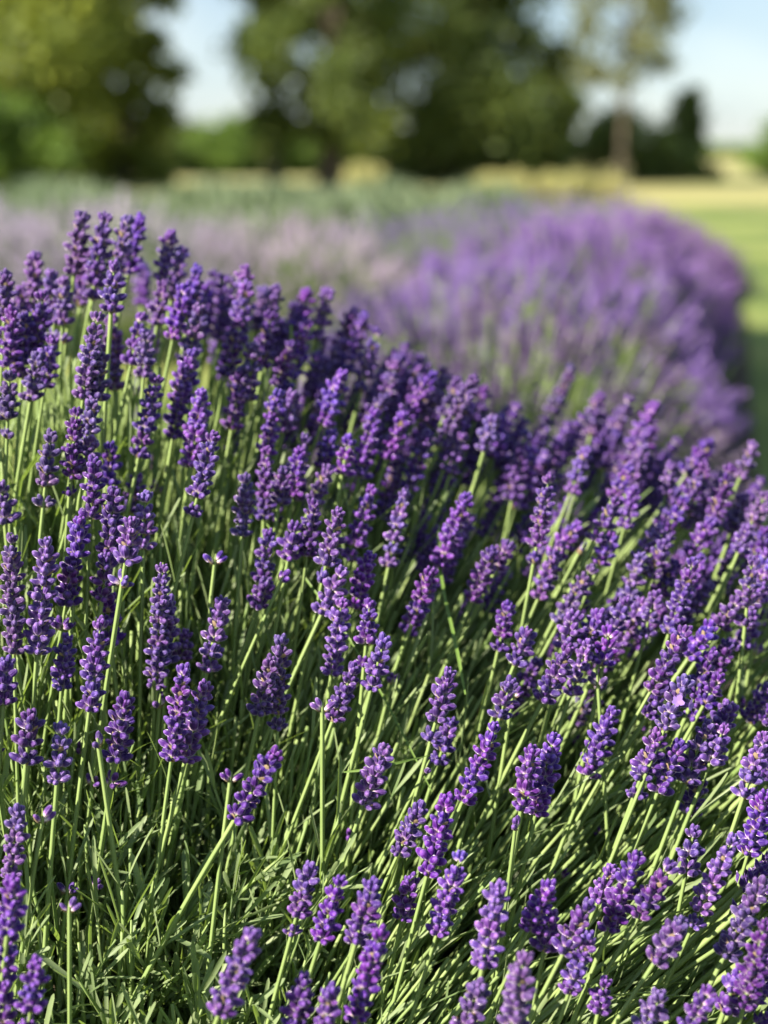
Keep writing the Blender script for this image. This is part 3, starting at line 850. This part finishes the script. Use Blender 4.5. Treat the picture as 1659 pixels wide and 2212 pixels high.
# rows of grey green plants not in flower further off: each reads as one long mass
def sage_row(label_y, x0, x1, h, n):
    y = np.full(n, label_y) + rng.normal(0, .25, n)
    x = rng.uniform(x0, x1, n)
    z = rng.random(n) ** .6 * h * (0.75 + .25 * np.sin(x * 4.2 + label_y))
    dv = nrm(np.stack([rng.normal(0, .5, n), rng.normal(0, .5, n), np.ones(n)], -1))
    V, Q, U = strips(np.stack([x, y, z], -1), dv, rng.normal(0, 1, (n, 3)), rng.uniform(.08, .16, n), rng.uniform(.006, .012, n), rng.uniform(-.3, .3, n), K=4)
    o = link('lavender_row', fast_mesh('lavender_row', V, Q, None, U, [M_SAGE]), kind='stuff')


sage_row(8.6, -3.2, .5, .31, 5500)
sage_row(11.2, -4.5, 1.0, .32, 6000)
sage_row(14.2, -6.0, 1.0, .31, 5000)
sage_row(9.0, 2.35, 4.0, .30, 2500)

# ------------------------------------------------------------------ trees, shrubs and tall grass behind the field
M_BARK = leaf_material('tree_bark', (0.05, 0.04, 0.03), (0.10, 0.085, 0.065), 0.0, (0, 0, 0), 0.95, 8)
M_TL = [leaf_material('dark_tree_leaf', (0.06, 0.095, 0.032), (0.105, 0.145, 0.05), .5, (0.24, 0.31, 0.07), .5, 2),
        leaf_material('olive_tree_leaf', (0.10, 0.14, 0.032), (0.18, 0.22, 0.06), .5, (0.46, 0.52, 0.09), .5, 2),
        leaf_material('pale_tree_leaf', (0.12, 0.145, 0.07), (0.19, 0.205, 0.11), .5, (0.34, 0.36, 0.14), .5, 2),
        leaf_material('shrub_leaf', (0.07, 0.13, 0.025), (0.13, 0.20, 0.04), .35, (0.2, 0.32, 0.04), .5, 2),
        leaf_material('dry_grass', (0.24, 0.27, 0.10), (0.40, 0.37, 0.17), .35, (0.46, 0.42, 0.14), .7, 2)]


def tree(name, label, cat, x, y, height, crown_r, crown_lo, mat, leaves, trunk_r, clumps=26, leaf=.13, group=None, cone=False, trunk_h=None, density=.5):
    t = thing(name, label, cat, (x, y, 0), group)
    g = random.Random(int(x * 91 + y * 17))
    ga = np.random.default_rng(abs(int(x * 91 + y * 17)) + 3)
    # trunk and limbs
    limbs = []
    top = height * .85
    tt = np.linspace(0, 1, 8)
    bow = np.stack([np.sin(tt * 3) * .12 * trunk_r * 6, np.cos(tt * 2.4) * .05, tt * top], -1); bow[:, :2] -= bow[0, :2]
    limbs.append((bow, np.linspace(trunk_r * 1.15, trunk_r * .25, 8)))
    cen = []
    for k in range(clumps):
        f = (k + g.random()) / clumps
        z = crown_lo + (height - crown_lo) * f
        rr_ = crown_r * ((1 - f) * .95 + .08 if cone else math.sin(math.pi * (0.12 + .80 * f)) ** .6) * g.uniform(.35, 1.0)
        a = g.uniform(0, 6.283)
        c = np.array([rr_ * math.cos(a), rr_ * math.sin(a), z]); cen.append(c)
        zs = max(z - rr_ * .7, crown_lo * .6 + .1); st = np.array([np.interp(zs, bow[:, 2], bow[:, 0]), np.interp(zs, bow[:, 2], bow[:, 1]), zs])
        s = np.linspace(0, 1, 8)[:, None]
        limbs.append((st * (1 - s) + c * s + np.sin(s * math.pi) * np.array([0, 0, .12 * rr_]), np.linspace(trunk_r * .38, trunk_r * .06, 8)))
    P = np.array([l[0] for l in limbs]); Rr = np.array([l[1] for l in limbs])
    link('trunk', fast_mesh('trunk', *tubes(P, Rr, 7)[:4], [M_BARK]), t)
    cen = np.array(cen)
    # leaves gather in clumps of uneven size
    sz = ga.uniform(.35, 1.0, len(cen)) * density * crown_r
    leaves = int(leaves * 3.0)
    pick = ga.integers(0, len(cen), leaves)
    off = ga.normal(0, 1, (leaves, 3)); off *= .50
    p = cen[pick] + off * (sz[pick])[:, None] * np.array([1, 1, .75])
    p[:, 2] = np.maximum(p[:, 2], .08)
    n_ = nrm(ga.normal(0, 1, (leaves, 3)) + np.array([0, 0, .5]))
    dv = nrm(np.cross(n_, ga.normal(0, 1, (leaves, 3))))
    L = leaf * ga.uniform(.7, 1.3, leaves)
    V, Q, U = strips(p, dv, n_, L, L * .30, ga.uniform(-.2, .1, leaves), K=3, fold=.2)
    o = link('crown', fast_mesh('crown', V, Q, None, U, [mat]), t, kind='stuff')
    return t


def gx(u, y):                       # ground x of a picture column at distance y
    return (u - 829.5) / FPX * y * 1.02


T0 = 'trees standing beyond the lavender field'
tree('broadleaf_tree', 'yellow green leafy tree at the left edge, with a thin dark trunk', 'tree', gx(85, 27), 27, 5.4, 1.7, .2, M_TL[1], 6500, .10, 54, .15, T0, density=.55)
tree('broadleaf_tree', 'olive green tree with foliage down to the ground, left of the sky gap', 'tree', gx(290, 29), 29, 5.4, 1.05, .1, M_TL[1], 6200, .14, 54, .15, T0, density=.5)
tree('broadleaf_tree', 'big dark tree with two stout trunks right of the sky gap', 'tree', gx(715, 29), 29, 6.2, 1.75, .95, M_TL[0], 5600, .22, 46, .15, T0, density=.42)
tree('broadleaf_tree', 'dense dark green tree with boughs down to the ground, in the middle', 'tree', gx(965, 31), 31, 6.4, 2.25, .05, M_TL[0], 7800, .22, 56, .15, T0, density=.5)
tree('broadleaf_tree', 'slender dark leafy tree leaning by the big dark trunks', 'tree', gx(605, 31), 31, 5.0, .5, 1.9, M_TL[1], 1500, .16, 16, .15, T0, density=.5)
tree('broadleaf_tree', 'thin tree with sparse pale leaves against the bright sky at right', 'tree', gx(1318, 30), 30, 5.4, 1.2, 1.9, M_TL[2], 1300, .07, 40, .13, T0, density=.45)
tree('conifer', 'small dark pointed conifer at the right of the bare thin trunk', 'tree', gx(1455, 34), 34, 1.85, .75, .0, M_TL[0], 1500, .07, 44, .12, T0, cone=True, density=.42)
T1 = 'shrubs beyond the lavender field'
tree('shrub', 'dark low shrub round the foot of the thin pale tree', 'shrub', gx(1340, 33), 33, 1.3, 1.35, .1, M_TL[0], 2200, .04, 22, .12, T1, density=.4)
tree('shrub', 'mid green shrub between the dense dark tree and thin tree', 'shrub', gx(1170, 35), 35, 2.3, .75, .2, M_TL[1], 2000, .05, 20, .13, T1, density=.5)
tree('shrub', 'light green shrub in the sky gap between the trees', 'shrub', gx(500, 42), 42, 1.25, 1.1, .1, M_TL[3], 2400, .05, 22, .14, T1, density=.5)
tree('shrub', 'rounded green shrub cut by the right edge of the picture', 'shrub', gx(1668, 40), 40, 1.25, .95, .1, M_TL[3], 2200, .05, 20, .13, T1, density=.5)
tree('shrub', 'bright yellow green shrub at the left edge under the tree', 'shrub', gx(25, 25), 25, 1.4, 1.0, .1, M_TL[3], 2200, .04, 20, .13, T1, density=.5)
for u_, y_, h_, r_, m_, lab in [
        (430, 43, 1.2, .9, M_TL[0], 'olive shrub low in the gap, touching the tree left of it'),
        (590, 45, 1.6, 1.2, M_TL[1], 'olive shrub behind the slender leaning tree'),
        (690, 44, 1.25, 1.0, M_TL[3], 'small light green shrub behind the stout dark trunks'),
        (830, 46, 1.7, 1.3, M_TL[1], 'wide olive shrub between the stout trunks and the dense dark tree'),
        (1110, 42, 1.9, 1.1, M_TL[0], 'dark shrub filling in right of the dense dark tree'),
        (180, 40, 1.8, 1.5, M_TL[3], 'light green shrub showing between the two left trees')]:
    tree('shrub', lab, 'shrub', gx(u_, y_), y_, h_, r_, .1, m_, 1500, .05, 18, .14, T1, density=.55)


def grass_clump(label, u, y, w_, h, n):
    t = link('tall_grass', None, loc=(gx(u, y), y, 0)); tag(t, label, 'grass clump', 'clumps of tall dry grass')
    ga = np.random.default_rng(u)
    p = np.stack([ga.uniform(-w_ / 2, w_ / 2, n), ga.normal(0, .22, n), ga.random(n) ** .7 * h * .6], -1)
    p[:, 2] *= .72 + .16 * np.sin(p[:, 0] * 9 + u) * np.cos(p[:, 0] * 3.1) + .14 * np.sin(p[:, 0] * 17 + 2)
    dv = nrm(np.stack([ga.normal(0, .22, n), ga.normal(0, .22, n), np.ones(n)], -1))
    V, Q, U = strips(p, dv, ga.normal(0, 1, (n, 3)), ga.uniform(.25, .45, n) * h, ga.uniform(.006, .014, n), ga.uniform(-.2, .2, n), K=4)
    link('blades', fast_mesh('blades', V, Q, None, U, [M_TL[4]]), t, kind='stuff')


grass_clump('broad golden clump of tall dry grass left of the bare thin trunk', 1115, 20, 1.25, .44, 3600)
grass_clump('narrow golden clump of tall dry grass nearest the thin trunk', 1240, 20.6, 1.0, .42, 2800)
grass_clump('small golden tuft of tall grass between the dark trunks', 790, 23, .45, .6, 1200)
# far wooded skyline
n = 9000
ga = np.random.default_rng(4)
xx = ga.uniform(-260, 260, n); hh = 1.7 + .8 * np.sin(xx * .05) + .5 * np.sin(xx * .17 + 1)
p = np.stack([xx, 330 + ga.normal(0, 4, n), ga.random(n) * hh], -1)
V, Q, U = strips(p, nrm(ga.normal(0, 1, (n, 3))), nrm(ga.normal(0, 1, (n, 3))), ga.uniform(1.2, 2.4, n), ga.uniform(.5, .9, n), np.zeros(n), K=3)
link('woods', fast_mesh('woods', V, Q, None, U, [M_TL[3]]), kind='stuff')

# ------------------------------------------------------------------ stray grass blades through the near bush
def blade(label, pts, wd):
    """A grass blade through points given as (u, v, distance)."""
    P = np.array([at(*q) for q in pts]); K = 14
    t = np.linspace(0, 1, K); tk = np.linspace(0, 1, len(P))
    C = np.stack([np.interp(t, tk, P[:, i]) for i in range(3)], -1)
    for _ in range(3):
        C[1:-1] = (C[:-2] + C[1:-1] * 2 + C[2:]) / 4
    tan = nrm(np.gradient(C, axis=0)); view = nrm(C - CAMP)
    sd = nrm(np.cross(tan, view)); nn = np.cross(sd, tan)
    w_ = wd * np.clip(np.minimum(t * 3 + .5, (1 - t) * 4 + .05), 0, 1)[:, None]
    V = np.stack([C - sd * w_, C + nn * w_ * .4, C + sd * w_], 1).reshape(-1, 3)
    q = [[k * 3 + j, k * 3 + j + 1, k * 3 + j + 4, k * 3 + j + 3] for k in range(K - 1) for j in (0, 1)]
    o0 = C[0].copy()
    o = link('grass_blade', fast_mesh('grass_blade', V - o0, q, None, None, [M_GRASS]), loc=o0)
    tag(o, label, 'grass blade', 'grass blades among the stems')


blade('long straight green grass blade slanting across the stems left of centre', [(935, 1715, .83), (847, 1535, .84), (760, 1385, .85), (725, 1338, .855), (607, 1180, .885), (475, 985, .94)], .00062)
blade('dark green grass blade curving down behind the stems right of centre', [(1005, 1500, .84), (985, 1390, .86), (960, 1290, .89), (945, 1200, .92), (948, 1130, .95)], .0010)
blade('short green grass blade lying almost level over the dark stems', [(742, 1668, .80), (800, 1662, .798), (850, 1650, .798), (935, 1630, .81)], .0007)
